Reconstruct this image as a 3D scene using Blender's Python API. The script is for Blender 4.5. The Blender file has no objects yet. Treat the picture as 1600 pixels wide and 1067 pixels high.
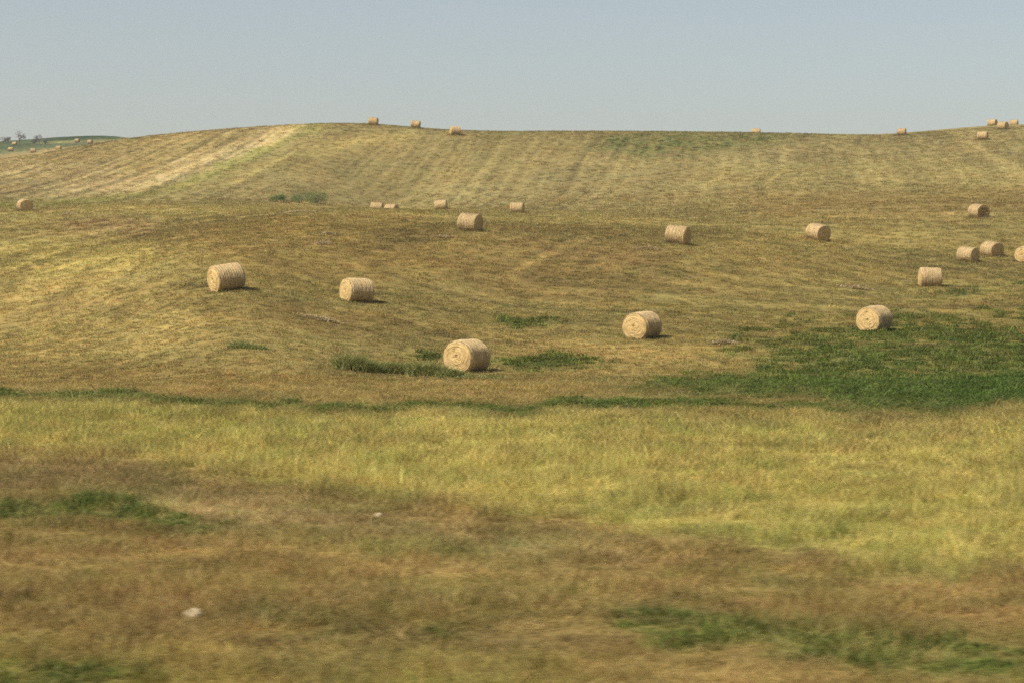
import bpy, math, random
import numpy as np
from mathutils import Vector, Matrix

R = math.radians
DENOISE = False
rng = np.random.default_rng(7)
random.seed(7)
sc = bpy.context.scene
COL = sc.collection

# ------------------------------------------------------------------ camera, sky, sun, exposure
F, CX, EY = 3500.0, 800.0, 497.0           # focal length (px of a 1600 px wide frame), centre column, eye-level row
cam_d = bpy.data.cameras.new('camera'); cam = bpy.data.objects.new('camera', cam_d); COL.objects.link(cam)
cam.location = (0, 0, 0); cam.rotation_euler = (R(90), 0, 0)
cam_d.sensor_width = 36.0; cam_d.lens = F / 1600 * 36.0
cam_d.shift_y = (EY - 533.5) / 1600.0
cam_d.clip_start = 0.2; cam_d.clip_end = 12000
cam_d.dof.use_dof = True; cam_d.dof.focus_distance = 150.0
cam_d.dof.aperture_fstop = 14.0; cam_d.dof.aperture_ratio = 0.08
sc.camera = cam

SUN_EL, SUN_AZ = 47.0, 238.0               # degrees; azimuth clockwise from +Y (the view direction)
wd = bpy.data.worlds.new('World'); sc.world = wd; wd.use_nodes = True
nt = wd.node_tree; nt.nodes.clear()
sky = nt.nodes.new('ShaderNodeTexSky'); sky.sky_type = 'NISHITA'; sky.sun_disc = False
sky.sun_elevation = R(SUN_EL); sky.sun_rotation = R(SUN_AZ)
sky.air_density = 1.0; sky.dust_density = 3.8; sky.ozone_density = 1.0; sky.altitude = 600
hs = nt.nodes.new('ShaderNodeVectorMath'); hs.operation = 'MULTIPLY'; hs.inputs[1].default_value = (1.165, 1.02, 0.865)   # dusty summer air
bg = nt.nodes.new('ShaderNodeBackground'); bg.inputs['Strength'].default_value = 0.123
wo = nt.nodes.new('ShaderNodeOutputWorld')
nt.links.new(sky.outputs[0], hs.inputs[0]); nt.links.new(hs.outputs[0], bg.inputs[0]); nt.links.new(bg.outputs[0], wo.inputs[0])
sd = bpy.data.lights.new('sun', 'SUN'); sd.energy = 4.6; sd.angle = R(0.6); sd.color = (1.0, 0.94, 0.82)
sun = bpy.data.objects.new('sun', sd); COL.objects.link(sun)
to_sun = Vector((math.sin(R(SUN_AZ)) * math.cos(R(SUN_EL)), math.cos(R(SUN_AZ)) * math.cos(R(SUN_EL)), math.sin(R(SUN_EL))))
sun.rotation_euler = to_sun.to_track_quat('Z', 'Y').to_euler(); sun.location = to_sun * 50
vs = sc.view_settings; vs.view_transform = 'Standard'; vs.look = 'None'; vs.exposure = 0.25; vs.gamma = 1.0; vs.use_curve_mapping = False
sc.cycles.use_denoising = DENOISE; sc.cycles.max_bounces = 6; sc.cycles.diffuse_bounces = 2; sc.cycles.transmission_bounces = 2; sc.cycles.volume_bounces = 0
sc.cycles.transparent_max_bounces = 4; sc.cycles.caustics_reflective = False; sc.cycles.caustics_refractive = False

# ------------------------------------------------------------------ helpers
def tag(o, label=None, cat=None, group=None, kind=None):
    if label: o['label'] = label
    if cat: o['category'] = cat
    if group: o['group'] = group
    if kind: o['kind'] = kind
    return o

def lin(c):
    c = np.asarray(c, float) / 255.0
    return np.where(c <= 0.04045, c / 12.92, ((c + 0.055) / 1.055) ** 2.4)

def hash2(ix, iy, seed):
    h = (ix.astype(np.int64) * 374761393 + iy.astype(np.int64) * 668265263 + seed * 1442695041) & 0xFFFFFFFF
    h = ((h ^ (h >> 13)) * 1274126177) & 0xFFFFFFFF
    return ((h ^ (h >> 16)) & 0xFFFFFF) / float(0xFFFFFF)

def vnoise(x, y, seed=0):
    x = np.asarray(x, float); y = np.asarray(y, float)
    ix = np.floor(x); iy = np.floor(y); fx = x - ix; fy = y - iy
    fx = fx * fx * (3 - 2 * fx); fy = fy * fy * (3 - 2 * fy)
    a = hash2(ix, iy, seed); b = hash2(ix + 1, iy, seed); c = hash2(ix, iy + 1, seed); d = hash2(ix + 1, iy + 1, seed)
    return (a * (1 - fx) + b * fx) * (1 - fy) + (c * (1 - fx) + d * fx) * fy

def fbm(x, y, seed=0, oct=3):
    s = 0; a = 1; t = 0
    for k in range(oct):
        s = s + a * vnoise(x * 2 ** k + 17.3 * k, y * 2 ** k - 9.1 * k, seed + k); t += a; a *= 0.5
    return s / t

def sstep(a, b, v):
    t = np.clip((v - a) / (b - a), 0, 1); return t * t * (3 - 2 * t)

def gblur(a, sx, sy):
    h, w = a.shape[:2]
    py, px = int(3 * sy) + 1, int(3 * sx) + 1
    for ax, s, p in ((0, sy, py), (1, sx, px)):
        if s <= 0: continue
        k = np.exp(-0.5 * (np.arange(-p, p + 1) / s) ** 2); k /= k.sum()
        pad = [(0, 0)] * a.ndim; pad[ax] = (p, p)
        b = np.pad(a, pad, mode='edge'); out = np.zeros_like(a)
        for i, kv in enumerate(k):
            sl = [slice(None)] * a.ndim; sl[ax] = slice(i, i + a.shape[ax]); out += kv * b[tuple(sl)]
        a = out
    return a

def mesh_obj(name, verts, faces, mat, parent=None, smooth=False, uv=None, attr=None):
    me = bpy.data.meshes.new(name)
    me.from_pydata([tuple(v) for v in verts], [], [tuple(f) for f in faces])
    if uv is not None:
        l = me.uv_layers.new(name='UVMap')
        idx = np.zeros(len(me.loops), np.int32); me.loops.foreach_get('vertex_index', idx)
        l.data.foreach_set('uv', np.asarray(uv, np.float32)[idx].ravel())
    if attr is not None:
        a = me.attributes.new('vary', 'FLOAT', 'POINT'); a.data.foreach_set('value', np.asarray(attr, np.float32))
    if smooth: me.polygons.foreach_set('use_smooth', np.ones(len(me.polygons), bool))
    me.materials.append(mat); me.update()
    o = bpy.data.objects.new(name, me); COL.objects.link(o)
    if parent: o.parent = parent
    return o

def empty(name, loc, rot=None):
    o = bpy.data.objects.new(name, None); COL.objects.link(o); o.location = loc; o.empty_display_size = 0.3
    if rot is not None: o.rotation_euler = rot
    return o

class NT:
    def __init__(s, name):
        s.m = bpy.data.materials.new(name); s.m.use_nodes = True; s.t = s.m.node_tree; s.t.nodes.clear()
        s.out = s.n('ShaderNodeOutputMaterial')
    def n(s, ty, **kw):
        o = s.t.nodes.new(ty)
        for k, v in kw.items():
            if k.startswith('i_'):
                o.inputs[k[2:].replace('_', ' ')].default_value = v
            else: setattr(o, k, v)
        return o
    def l(s, a, b): s.t.links.new(a, b)
    def noise(s, vec, scale, detail=3, rough=0.6):
        o = s.n('ShaderNodeTexNoise'); o.inputs['Scale'].default_value = scale; o.inputs['Detail'].default_value = detail; o.inputs['Roughness'].default_value = rough
        s.l(vec, o.inputs['Vector']); return o.outputs['Fac']
    def mapr(s, v, a, b, c, d):
        o = s.n('ShaderNodeMapRange'); o.inputs[1].default_value = a; o.inputs[2].default_value = b; o.inputs[3].default_value = c; o.inputs[4].default_value = d
        s.l(v, o.inputs[0]); return o.outputs[0]
    def math(s, op, a, b):
        o = s.n('ShaderNodeMath', operation=op)
        for i, v in enumerate((a, b)):
            if isinstance(v, (int, float)): o.inputs[i].default_value = v
            else: s.l(v, o.inputs[i])
        return o.outputs[0]
    def mul(s, col, fac):
        o = s.n('ShaderNodeVectorMath', operation='SCALE'); s.l(col, o.inputs[0])
        if isinstance(fac, (int, float)): o.inputs['Scale'].default_value = fac
        else: s.l(fac, o.inputs['Scale'])
        return o.outputs[0]
    def mix(s, fac, a, b, mode='MIX'):
        o = s.n('ShaderNodeMix', data_type='RGBA', blend_type=mode)
        if isinstance(fac, (int, float)): o.inputs[0].default_value = fac
        else: s.l(fac, o.inputs[0])
        for i, v in ((6, a), (7, b)):
            if isinstance(v, tuple): o.inputs[i].default_value = (*v, 1) if len(v) == 3 else v
            else: s.l(v, o.inputs[i])
        return o.outputs[2]

# ------------------------------------------------------------------ terrain: height profiles (depth in m, picture row of the ground there)
def flat_row(d): return EY + 2.44 * F / d
NEAR = [(d, flat_row(d)) for d in (2, 4, 8, 12, 15, 20, 30, 40, 50, 60, 70, 80)]
FARL = [(3000, 300), (9000, 420)]
PROF = {
    0:    [(90, 598), (110, 572), (130, 540), (160, 480), (200, 405), (262, 333), (285, 321), (310, 311), (340, 292), (380, 266), (430, 247), (480, 254), (600, 252), (700, 244), (800, 233), (900, 223), (940, 222), (1200, 235)],
    100:  [(90, 597), (110, 566), (130, 520), (160, 455), (200, 392), (262, 332), (285, 320), (310, 310), (345, 280), (390, 245), (430, 231), (480, 242), (600, 246), (700, 238), (800, 226), (900, 214), (950, 213), (1200, 230)],
    200:  [(90, 595), (105, 572), (130, 500), (160, 430), (200, 380), (240, 342), (265, 325), (290, 317), (310, 307), (350, 268), (400, 226), (430, 213), (480, 226), (600, 236), (750, 230), (900, 213), (950, 212), (1200, 228)],
    300:  [(90, 588), (105, 545), (122, 475), (135, 440), (160, 400), (200, 358), (225, 343), (255, 330), (285, 319), (310, 302), (350, 258), (390, 218), (420, 204), (460, 214), (600, 238), (900, 235), (1200, 245)],
    400:  [(88, 590), (103, 543), (122, 462), (135, 433), (160, 395), (200, 352), (222, 338), (250, 330), (280, 323), (310, 304), (345, 258), (385, 210), (410, 197), (450, 208), (600, 238), (900, 245), (1200, 250)],
    500:  [(88, 594), (105, 555), (131, 466), (160, 396), (190, 355), (215, 334), (232, 326), (262, 332), (290, 331), (316, 310), (350, 256), (385, 208), (405, 190), (440, 203), (600, 240), (900, 250), (1200, 255)],
    600:  [(90, 595), (105, 567), (131, 473), (160, 402), (181, 370), (208, 338), (228, 325), (250, 333), (280, 338), (309, 340), (332, 318), (364, 254), (390, 206), (402, 190), (435, 203), (600, 240), (900, 255), (1200, 260)],
    700:  [(90, 596), (103, 580), (131, 492), (160, 412), (181, 366), (210, 341), (232, 331), (265, 331), (305, 329), (330, 306), (360, 254), (378, 214), (392, 203), (430, 212), (600, 245), (900, 255), (1200, 260)],
    800:  [(90, 596), (103, 579), (131, 502), (160, 425), (181, 372), (210, 348), (240, 339), (276, 333), (310, 314), (350, 258), (385, 214), (403, 204), (440, 213), (600, 245), (900, 255), (1200, 260)],
    1000: [(90, 596), (103, 580), (122, 529), (150, 446), (175, 388), (200, 360), (240, 340), (276, 327), (320, 284), (370, 228), (408, 203.5), (445, 213), (600, 245), (900, 255), (1200, 260)],
    1200: [(90, 597), (103, 583), (125, 522), (150, 460), (175, 411), (194, 380), (228, 348), (270, 318), (320, 268), (370, 228), (415, 206.5), (450, 213), (600, 245), (900, 255), (1200, 260)],
    1400: [(90, 598), (103, 585), (128, 519), (150, 474), (170, 447), (195, 408), (228, 350), (270, 308), (320, 262), (375, 228), (430, 211), (455, 209), (490, 216), (700, 245), (900, 255), (1200, 260)],
    1500: [(90, 598), (103, 587), (128, 520), (150, 475), (170, 447), (195, 406), (228, 345), (270, 304), (320, 257), (375, 222), (410, 205), (445, 199), (490, 206), (700, 240), (900, 255), (1200, 260)],
    1600: [(90, 599), (103, 588), (128, 524), (150, 478), (170, 446), (197, 409), (228, 343), (270, 300), (320, 252), (375, 214), (410, 199), (445, 193), (490, 200), (700, 240), (900, 255), (1200, 260)],
}
LD = np.linspace(math.log(2), math.log(9000), 900)
GD = np.exp(LD)
GC = np.arange(-100, 1701, 20.0)
_kc = sorted(PROF)
_tab = []
for c in _kc:
    pts = NEAR + PROF[c] + FARL
    d = np.array([p[0] for p in pts]); r = np.array([p[1] for p in pts])
    z = (EY - r) / F * d
    _tab.append(np.interp(GD, d, z))
_tab = np.array(_tab)
ZT = np.zeros((len(GC), len(GD)))
for j in range(len(GD)): ZT[:, j] = np.interp(GC, _kc, _tab[:, j])
_s = gblur(ZT, 4.0, 2.5); ZT = _s + gblur(ZT - _s, 4.0, 2.5)     # smooth along depth and across

def macro_z(x, y):
    r = np.hypot(x, y); az = np.arctan2(x, y)
    ac = np.clip(az, -0.27, 0.27)
    d = np.maximum(r * np.cos(ac), 2.01); c = CX + F * np.tan(ac)
    fi = np.clip((c - GC[0]) / 20.0, 0, len(GC) - 1.001); i = fi.astype(int); fi -= i
    fj = np.clip((np.log(d) - LD[0]) / (LD[1] - LD[0]), 0, len(LD) - 1.001); j = fj.astype(int); fj -= j
    z = (ZT[i, j] * (1 - fi) + ZT[i + 1, j] * fi) * (1 - fj) + (ZT[i, j + 1] * (1 - fi) + ZT[i + 1, j + 1] * fi) * fj
    side = sstep(0.5, 1.4, np.abs(az))       # beside and behind the camera the land stays low
    return z * (1 - side) + (-2.44) * side

def height(x, y):
    x = np.asarray(x, float); y = np.asarray(y, float)
    z = macro_z(x, y)
    r = np.hypot(x, y)
    z = z + (fbm(x / 5.0, y / 5.0, 3, 3) - 0.5) * 0.22 * sstep(20, 90, r)
    z = z + (fbm(x / 1.3, y / 1.3, 9, 2) - 0.5) * 0.07
    return z

def to_img(x, y, z):
    yy = np.maximum(y, 1.0)
    return CX + F * x / yy, EY - F * z / yy

def ground_at(col, row=None, depth=None):
    """point of the ground seen at a pixel (first hit), or at a column and a known depth"""
    if depth is None:
        d = np.arange(8, 1000, 0.1); x = (col - CX) / F * d
        rr = EY - F * macro_z(x, d) / d
        depth = d[np.argmax(rr <= row)]
    x = (col - CX) / F * depth
    return Vector((x, depth, float(height(x, depth))))

# ------------------------------------------------------------------ ground colours: what grows where (regions outlined on the ground, by way of the picture)
MW, MH = 800, 534
gx, gy = np.meshgrid((np.arange(MW) + 0.5) * 2, (np.arange(MH) + 0.5) * 2)
def poly_mask(pts, sx, sy):
    m = np.zeros((MH, MW), bool); n = len(pts)
    for k in range(n):
        x0, y0 = pts[k]; x1, y1 = pts[(k + 1) % n]
        if y0 == y1: continue
        cond = ((y0 > gy) != (y1 > gy)) & (gx < (x1 - x0) * (gy - y0) / (y1 - y0) + x0)
        m ^= cond
    return gblur(m.astype(float), sx / 2, sy / 2)
def line_mask(pts, w, sx, sy):
    m = np.zeros((MH, MW))
    xs = np.array([p[0] for p in pts], float); ys = np.array([p[1] for p in pts], float)
    yc = np.interp(gx[0], xs, ys)
    ww = np.interp(gx[0], xs, [p[2] if len(p) > 2 else w for p in pts])
    m = (np.abs(gy - yc[None]) < ww[None]).astype(float)
    m *= ((gx >= xs[0]) & (gx <= xs[-1]))
    return gblur(m, sx / 2, sy / 2)

CM = np.zeros((MH, MW, 3)); CM[:] = lin((126, 112, 64))
def put(mask, rgb, amt=1.0):
    global CM
    CM = CM * (1 - mask[..., None] * amt) + lin(rgb) * mask[..., None] * amt
GREEN = np.zeros((MH, MW))
def put_green(mask, amt):
    global GREEN
    mask = gblur(mask, 9, 3.5)
    GREEN = np.maximum(GREEN, mask * amt)
TALL = np.zeros((MH, MW))
# far hill
HILL = poly_mask([(-50, 180), (1650, 180), (1650, 285), (1300, 300), (1100, 320), (900, 335), (700, 328), (500, 322), (300, 318), (-50, 322)], 12, 8)
put(HILL, (131, 119, 76))
put(poly_mask([(480, 195), (800, 205), (1000, 205), (900, 250), (700, 300), (500, 310), (330, 300), (420, 240)], 30, 14), (127, 114, 70), .8)
put(poly_mask([(1080, 258), (1500, 250), (1600, 270), (1600, 292), (1400, 300), (1250, 296), (1050, 290)], 30, 7), (139, 126, 77), .75)
put(poly_mask([(800, 300), (1000, 285), (1200, 290), (1250, 330), (1000, 345), (800, 330)], 40, 12), (133, 119, 73), .6)
put(poly_mask([(1150, 303), (1650, 292), (1650, 330), (1400, 345), (1150, 335)], 30, 6), (130, 112, 66), .8)
# stubble slope on the left of the hill
STUB = poly_mask([(-50, 190), (490, 190), (478, 199), (420, 232), (350, 262), (285, 288), (200, 302), (-50, 312)], 3, 2)
put(STUB, (142, 126, 82))
put(poly_mask([(180, 262), (260, 240), (350, 214), (420, 200), (440, 203), (380, 228), (300, 250), (210, 272)], 14, 6), (126, 110, 60), .75)
put(poly_mask([(60, 242), (180, 222), (300, 207), (330, 210), (200, 240), (80, 262)], 14, 6), (144, 125, 74), .6)
put(poly_mask([(60, 296), (200, 284), (280, 258), (360, 228), (425, 199), (478, 194), (474, 202), (408, 236), (335, 265), (265, 289), (200, 299), (60, 307)], 20, 8), (180, 161, 114), .75)
put(poly_mask([(0, 262), (80, 255), (140, 262), (60, 275), (0, 280)], 14, 5), (168, 151, 103), .6)
# grassy border of the stubble
bl = line_mask([(-40, 319, 3), (60, 318, 3), (130, 315, 3.5), (230, 303, 4), (300, 285, 6), (350, 265, 7), (400, 240, 7), (440, 220, 6), (475, 203, 4), (520, 196, 3)], 5, 7, 3.5)
put(bl, (124, 124, 62), .85); put_green(bl, .45)
put(line_mask([(270, 312, 4), (340, 290, 6), (420, 255, 7), (520, 228, 6), (640, 212, 4)], 5, 10, 4), (156, 142, 84), .55)
# far country beyond
put(poly_mask([(-50, 215), (205, 208), (205, 216), (100, 232), (-50, 247)], 2, 1.2), (72, 82, 52))
put(poly_mask([(60, 208), (215, 208), (215, 217), (130, 221), (60, 224)], 6, 1.5), (48, 64, 36), .9)
put(line_mask([(70, 224, 1.2), (205, 218, 1.2)], 1.2, 6, 1), (142, 134, 80), .8)
put(line_mask([(-30, 241, 1.5), (100, 229, 1.5)], 1.2, 6, 1.2), (120, 118, 74), .7)
# crown of the hill: green patches
for p, a in (([(905, 232), (960, 212), (1060, 206), (1180, 207), (1270, 213), (1240, 222), (1120, 232), (1040, 250), (985, 254), (990, 240)], .75),
             ([(740, 212), (800, 208), (830, 212), (790, 222), (745, 222)], .6), ([(1080, 216), (1200, 207), (1230, 216), (1120, 226)], .75)):
    m = poly_mask(p, 14, 5); put(m, (94, 98, 56), a * .9); put_green(m, a * .6)
# brow in the middle distance
put(line_mask([(-40, 345, 12), (150, 332, 9), (300, 330, 9), (450, 328, 6), (620, 330, 5), (760, 338, 6), (900, 345, 7), (1050, 356, 8)], 6, 16, 5), (156, 141, 82), .8)
put(poly_mask([(290, 352), (380, 337), (520, 333), (640, 338), (720, 352), (760, 400), (700, 450), (560, 455), (420, 440), (300, 400), (240, 372)], 22, 10), (126, 107, 58), .8)
put(poly_mask([(760, 350), (1020, 365), (1040, 420), (980, 470), (800, 460), (720, 420)], 24, 10), (122, 103, 58), .7)
put(poly_mask([(90, 342), (240, 340), (250, 372), (100, 374)], 18, 6), (140, 117, 74), .7)
put(poly_mask([(860, 385), (1000, 395), (1010, 415), (860, 410)], 18, 5), (128, 104, 62), .6)
put(poly_mask([(1050, 385), (1250, 385), (1420, 400), (1400, 440), (1200, 465), (1040, 430)], 30, 10), (132, 115, 64), .7)
put(poly_mask([(1130, 350), (1480, 350), (1480, 385), (1150, 388)], 26, 8), (142, 127, 72), .7)
# left: yellow grass, brown mown ground below it
put(poly_mask([(-50, 372), (180, 372), (270, 395), (200, 430), (120, 440), (-50, 430)], 30, 10), (158, 142, 80), .85)
put(poly_mask([(-50, 430), (210, 430), (330, 470), (300, 520), (150, 560), (-50, 560)], 34, 14), (148, 130, 76), .75)
put(poly_mask([(150, 500), (400, 490), (560, 540), (480, 580), (250, 570)], 34, 12), (150, 132, 78), .6)
put(poly_mask([(-50, 560), (300, 575), (700, 592), (950, 600), (950, 628), (500, 628), (200, 615), (-50, 605)], 26, 7), (139, 118, 67), .7)
put(poly_mask([(330, 470), (700, 480), (900, 500), (700, 530), (500, 520), (350, 500)], 40, 12), (126, 107, 60), .6)
put(poly_mask([(780, 530), (1000, 535), (1150, 560), (1130, 585), (930, 590), (800, 575)], 26, 8), (154, 132, 78), .6)
# green on the low ground to the right
for p, rgb, a, sx, sy in (
        ([(1150, 500), (1300, 480), (1650, 470), (1650, 640), (1400, 625), (1220, 600), (1130, 560)], (106, 104, 50), .68, 50, 16),
        ([(940, 592), (1130, 588), (1300, 578), (1650, 585), (1650, 645), (1450, 636), (1250, 622), (1060, 618)], (54, 76, 28), .9, 24, 7),
        ([(1480, 590), (1650, 585), (1650, 645), (1500, 640)], (48, 78, 28), .8, 24, 8),
        ([(1200, 535), (1400, 525), (1480, 550), (1300, 572)], (78, 90, 38), .6, 30, 9),
        ([(770, 492), (880, 496), (900, 510), (800, 512)], (98, 104, 50), .75, 14, 4),
        ([(770, 552), (860, 555), (965, 570), (930, 580), (800, 570)], (84, 96, 42), .8, 14, 4),
        ([(640, 545), (700, 550), (690, 566), (640, 560)], (84, 98, 42), .7, 10, 4),
        ([(1380, 440), (1650, 440), (1650, 465), (1420, 462)], (112, 110, 54), .6, 30, 6),
        ([(1020, 470), (1160, 472), (1140, 490), (1000, 488)], (110, 108, 52), .5, 26, 6)):
    m = poly_mask(p, sx * 1.7, sy * 1.6); put(m, rgb, a * .75); put_green(m, a * (.9 if sx > 20 else 1.5))
gl = line_mask([(-40, 608, 5), (100, 616, 5), (200, 623, 5), (300, 631, 4), (450, 634, 5), (600, 636, 5), (700, 637, 5), (850, 638, 6), (1000, 634, 7), (1150, 640, 6), (1300, 640, 5)], 5, 16, 3.5)
put(gl, (92, 98, 46), .8); GREEN = np.maximum(GREEN, gblur(gl, 4, 1) * 1.0)
# tall pale grass strip
STRIP = poly_mask([(-50, 622), (300, 642), (700, 648), (1100, 654), (1650, 650), (1650, 905), (1350, 880), (1050, 842), (800, 800), (500, 765), (250, 730), (-50, 690)], 20, 8)
put(STRIP, (155, 143, 78))
put(poly_mask([(1000, 650), (1650, 645), (1650, 680), (1000, 672)], 40, 7), (146, 130, 74), .6)
put(poly_mask([(0, 640), (350, 655), (500, 700), (200, 690), (0, 670)], 40, 10), (157, 145, 74), .6)
put(poly_mask([(950, 700), (1500, 720), (1600, 830), (1200, 800)], 60, 20), (154, 142, 76), .6)
TALL = np.maximum(TALL, STRIP)
# near ground
NEARM = poly_mask([(-50, 692), (250, 732), (500, 767), (800, 802), (1050, 844), (1350, 884), (1650, 908), (1650, 1200), (-50, 1200)], 30, 10)
put(NEARM, (131, 111, 64))
put(poly_mask([(-50, 715), (250, 750), (600, 800), (1000, 860), (1000, 890), (600, 850), (300, 810), (-50, 775)], 30, 10), (133, 116, 74), .8)
put(poly_mask([(-50, 705), (200, 735), (420, 775), (380, 800), (200, 780), (-50, 765)], 40, 10), (118, 100, 62), .75)
put(poly_mask([(200, 780), (420, 790), (450, 815), (230, 800)], 20, 6), (168, 146, 100), .6)
for p, a in (([(-50, 772), (120, 778), (250, 802), (380, 815), (360, 832), (200, 828), (60, 812), (-50, 802)], .85), ([(380, 815), (560, 838), (860, 862), (860, 880), (600, 862), (420, 838)], .6),
             ([(500, 828), (540, 826), (540, 842), (505, 842)], .7), ([(940, 958), (1010, 945), (1100, 965), (1300, 985), (1320, 1010), (1180, 1015), (1000, 1010)], .8),
             ([(1180, 1000), (1420, 1010), (1650, 1030), (1650, 1062), (1400, 1060), (1200, 1035)], .8), ([(1500, 990), (1650, 1000), (1650, 1020), (1540, 1012)], .5),
             ([(380, 905), (440, 900), (450, 925), (385, 928)], .5), ([(540, 950), (640, 955), (760, 985), (730, 1005), (600, 975)], .55), ([(1100, 900), (1250, 905), (1230, 925), (1110, 920)], .4),
             ([(-50, 1035), (140, 1030), (300, 1060), (140, 1090), (-50, 1090)], .5), ([(-50, 905), (80, 900), (90, 920), (-50, 925)], .4)):
    m = poly_mask(p, 34, 10); put(m, (92, 100, 48), a * .7); put_green(m, a * .98)
put(poly_mask([(-50, 1000), (400, 1010), (900, 1040), (900, 1100), (-50, 1100)], 40, 16), (150, 136, 72), .6)
put(poly_mask([(800, 905), (1300, 930), (1600, 960), (1600, 985), (1200, 960), (800, 935)], 40, 10), (146, 125, 73), .6)

def sample(img, col, row):
    fx = np.clip(col / 2 - 0.5, 0, MW - 1.001); fy = np.clip(row / 2 - 0.5, 0, MH - 1.001)
    i = fx.astype(int); j = fy.astype(int); fx = fx - i; fy = fy - j
    if img.ndim == 3: fx = fx[..., None]; fy = fy[..., None]
    return (img[j, i] * (1 - fx) + img[j, i + 1] * fx) * (1 - fy) + (img[j + 1, i] * (1 - fx) + img[j + 1, i + 1] * fx) * fy

PHI = math.atan(450 / F)                     # the mower's rows over the hill
MC = ground_at(1250, 430)                    # the mower's rounds in the middle field turn about here
def fields(x, y):
    """colour (linear), green share and tall-grass share of the ground at x, y"""
    z = macro_z(x, y); col, row = to_img(x, y, z)
    d = np.maximum(np.hypot(x, y), 1)
    w = np.clip(d / 60.0, .35, 5)
    wx = (fbm(x / (1.6 * w), y / (2.2 * w), 21, 3) - .5); wy = (fbm(x / (1.6 * w), y / (2.2 * w), 22, 3) - .5)
    c2 = np.clip(col + wx * 70, 2, 1598); r2 = np.clip(row + wy * np.clip(2600 / d, 5, 60), 150, 1066)
    rgb = sample(CM, c2, r2)
    g = sample(GREEN, c2, r2); t = sample(TALL, c2, r2)
    hill = sample(HILL, col.clip(2, 1598), row.clip(150, 1066)); stub = sample(STUB, col.clip(2, 1598), row.clip(150, 1066))
    # mower's rows
    u = x * math.cos(PHI) - y * math.sin(PHI) + (fbm(x / 40, y / 40, 31, 2) - .5) * 6; v = x * math.sin(PHI) + y * math.cos(PHI)
    s1 = .8 * vnoise(u / 1.5, v / 80, 41) + 1.0 * vnoise(u / 0.55, v / 60, 42) - .9
    s2 = np.sin(u * 2 * math.pi / 4.6 + 3 * vnoise(u / 30, v / 60, 43))
    far = sstep(230, 290, d)
    k = 1 + far * (hill * (.34 * s1 + .02 * s2) + stub * (.25 * s1 + .45 * (vnoise(u / 5.5, v / 140, 44) - .5)))
    near_k = 1 - .65 * far
    q = np.hypot(x - MC.x, (y - MC.y) * .8) + (fbm(x / 25, y / 25, 33, 2) - .5) * 10
    s3 = vnoise(q / 1.5, (x + y) / 45, 51) + .5 * vnoise(q / .7, (x - y) / 20, 52) - .75
    mid = sstep(95, 130, d) * (1 - far)
    k = k + mid * .48 * s3
    # rain-fed blotches of every size
    k = k + (fbm(x / 9, y / 14, 61, 3) - .5) * .32 + ((fbm(x / 2.0, y / 2.6, 62, 3) - .5) * .38 + (fbm(x / .6, y / .7, 63, 2) - .5) * .4) * near_k * (1 + .5 * (1 - sstep(40, 110, d)))
    hue = (fbm(x / 5, y / 8, 71, 3) - .5) * np.interp(d, [40, 120], [.22, .5]) + (fbm(x / 1.1, y / 1.4, 72, 2) - .5) * .45
    # uneven edge of what is green
    gn = g + ((fbm(x / (.5 * w ** .5), y / (1.0 * w ** .5), 81, 3) - .5) * .9 + (fbm(x / 4.0, y / 7.0, 82, 3) - .5) * .55) * sstep(.02, .3, g)
    g2 = sstep(.15, 1.05, gn) * sstep(0.02, .4, g)
    dry = lin((140, 120, 68))
    amt = (np.clip(.5 - gn, 0, .5) * 1.1 * sstep(.1, .4, g))[..., None]
    rgb = rgb * (1 - amt) + dry * amt
    rgb = rgb * (1 - .35 * g2[..., None]) + lin((72, 92, 36)) * .35 * g2[..., None]
    rgb = rgb * np.clip(k, .45, 1.7)[..., None]
    rgb = rgb * np.stack([1 + .22 * hue, 1 - .05 * hue, 1 - .16 * hue], -1)
    return np.clip(rgb, .01, .85), g2, t

# ------------------------------------------------------------------ materials
def ground_material():
    m = NT('dry meadow ground')
    geo = m.n('ShaderNodeNewGeometry'); at = m.n('ShaderNodeAttribute', attribute_name='Col')
    mp = m.n('ShaderNodeMapping'); mp.inputs['Scale'].default_value = (1, 1, 1); m.l(geo.outputs['Position'], mp.inputs[0]); P = mp.outputs[0]
    n1 = m.noise(P, 1.3, 5, .7); n2 = m.noise(P, 5.0, 5, .75); n3 = m.noise(P, 0.35, 4, .65)
    k = m.math('MULTIPLY', m.mapr(n1, .3, .7, .80, 1.20), m.mapr(n2, .3, .7, .62, 1.38))
    k = m.math('MULTIPLY', k, m.mapr(n3, .3, .7, .88, 1.12))
    c = m.mul(at.outputs['Color'], k)
    straw = m.noise(P, 2.3, 4, .8)
    c = m.mix(m.mapr(straw, .62, .74, 0, .3), c, (0.42, 0.35, 0.19))
    b = m.n('ShaderNodeBsdfPrincipled'); b.inputs['Roughness'].default_value = .95; b.inputs['Specular IOR Level'].default_value = .1
    bp = m.n('ShaderNodeBump'); bp.inputs['Strength'].default_value = .9; bp.inputs['Distance'].default_value = .12
    hh = m.math('ADD', m.math('MULTIPLY', n1, 1.0), m.math('MULTIPLY', n2, .5)); m.l(hh, bp.inputs['Height'])
    m.l(c, b.inputs['Base Color']); m.l(bp.outputs[0], b.inputs['Normal']); m.l(b.outputs[0], m.out.inputs[0])
    return m.m

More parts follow.
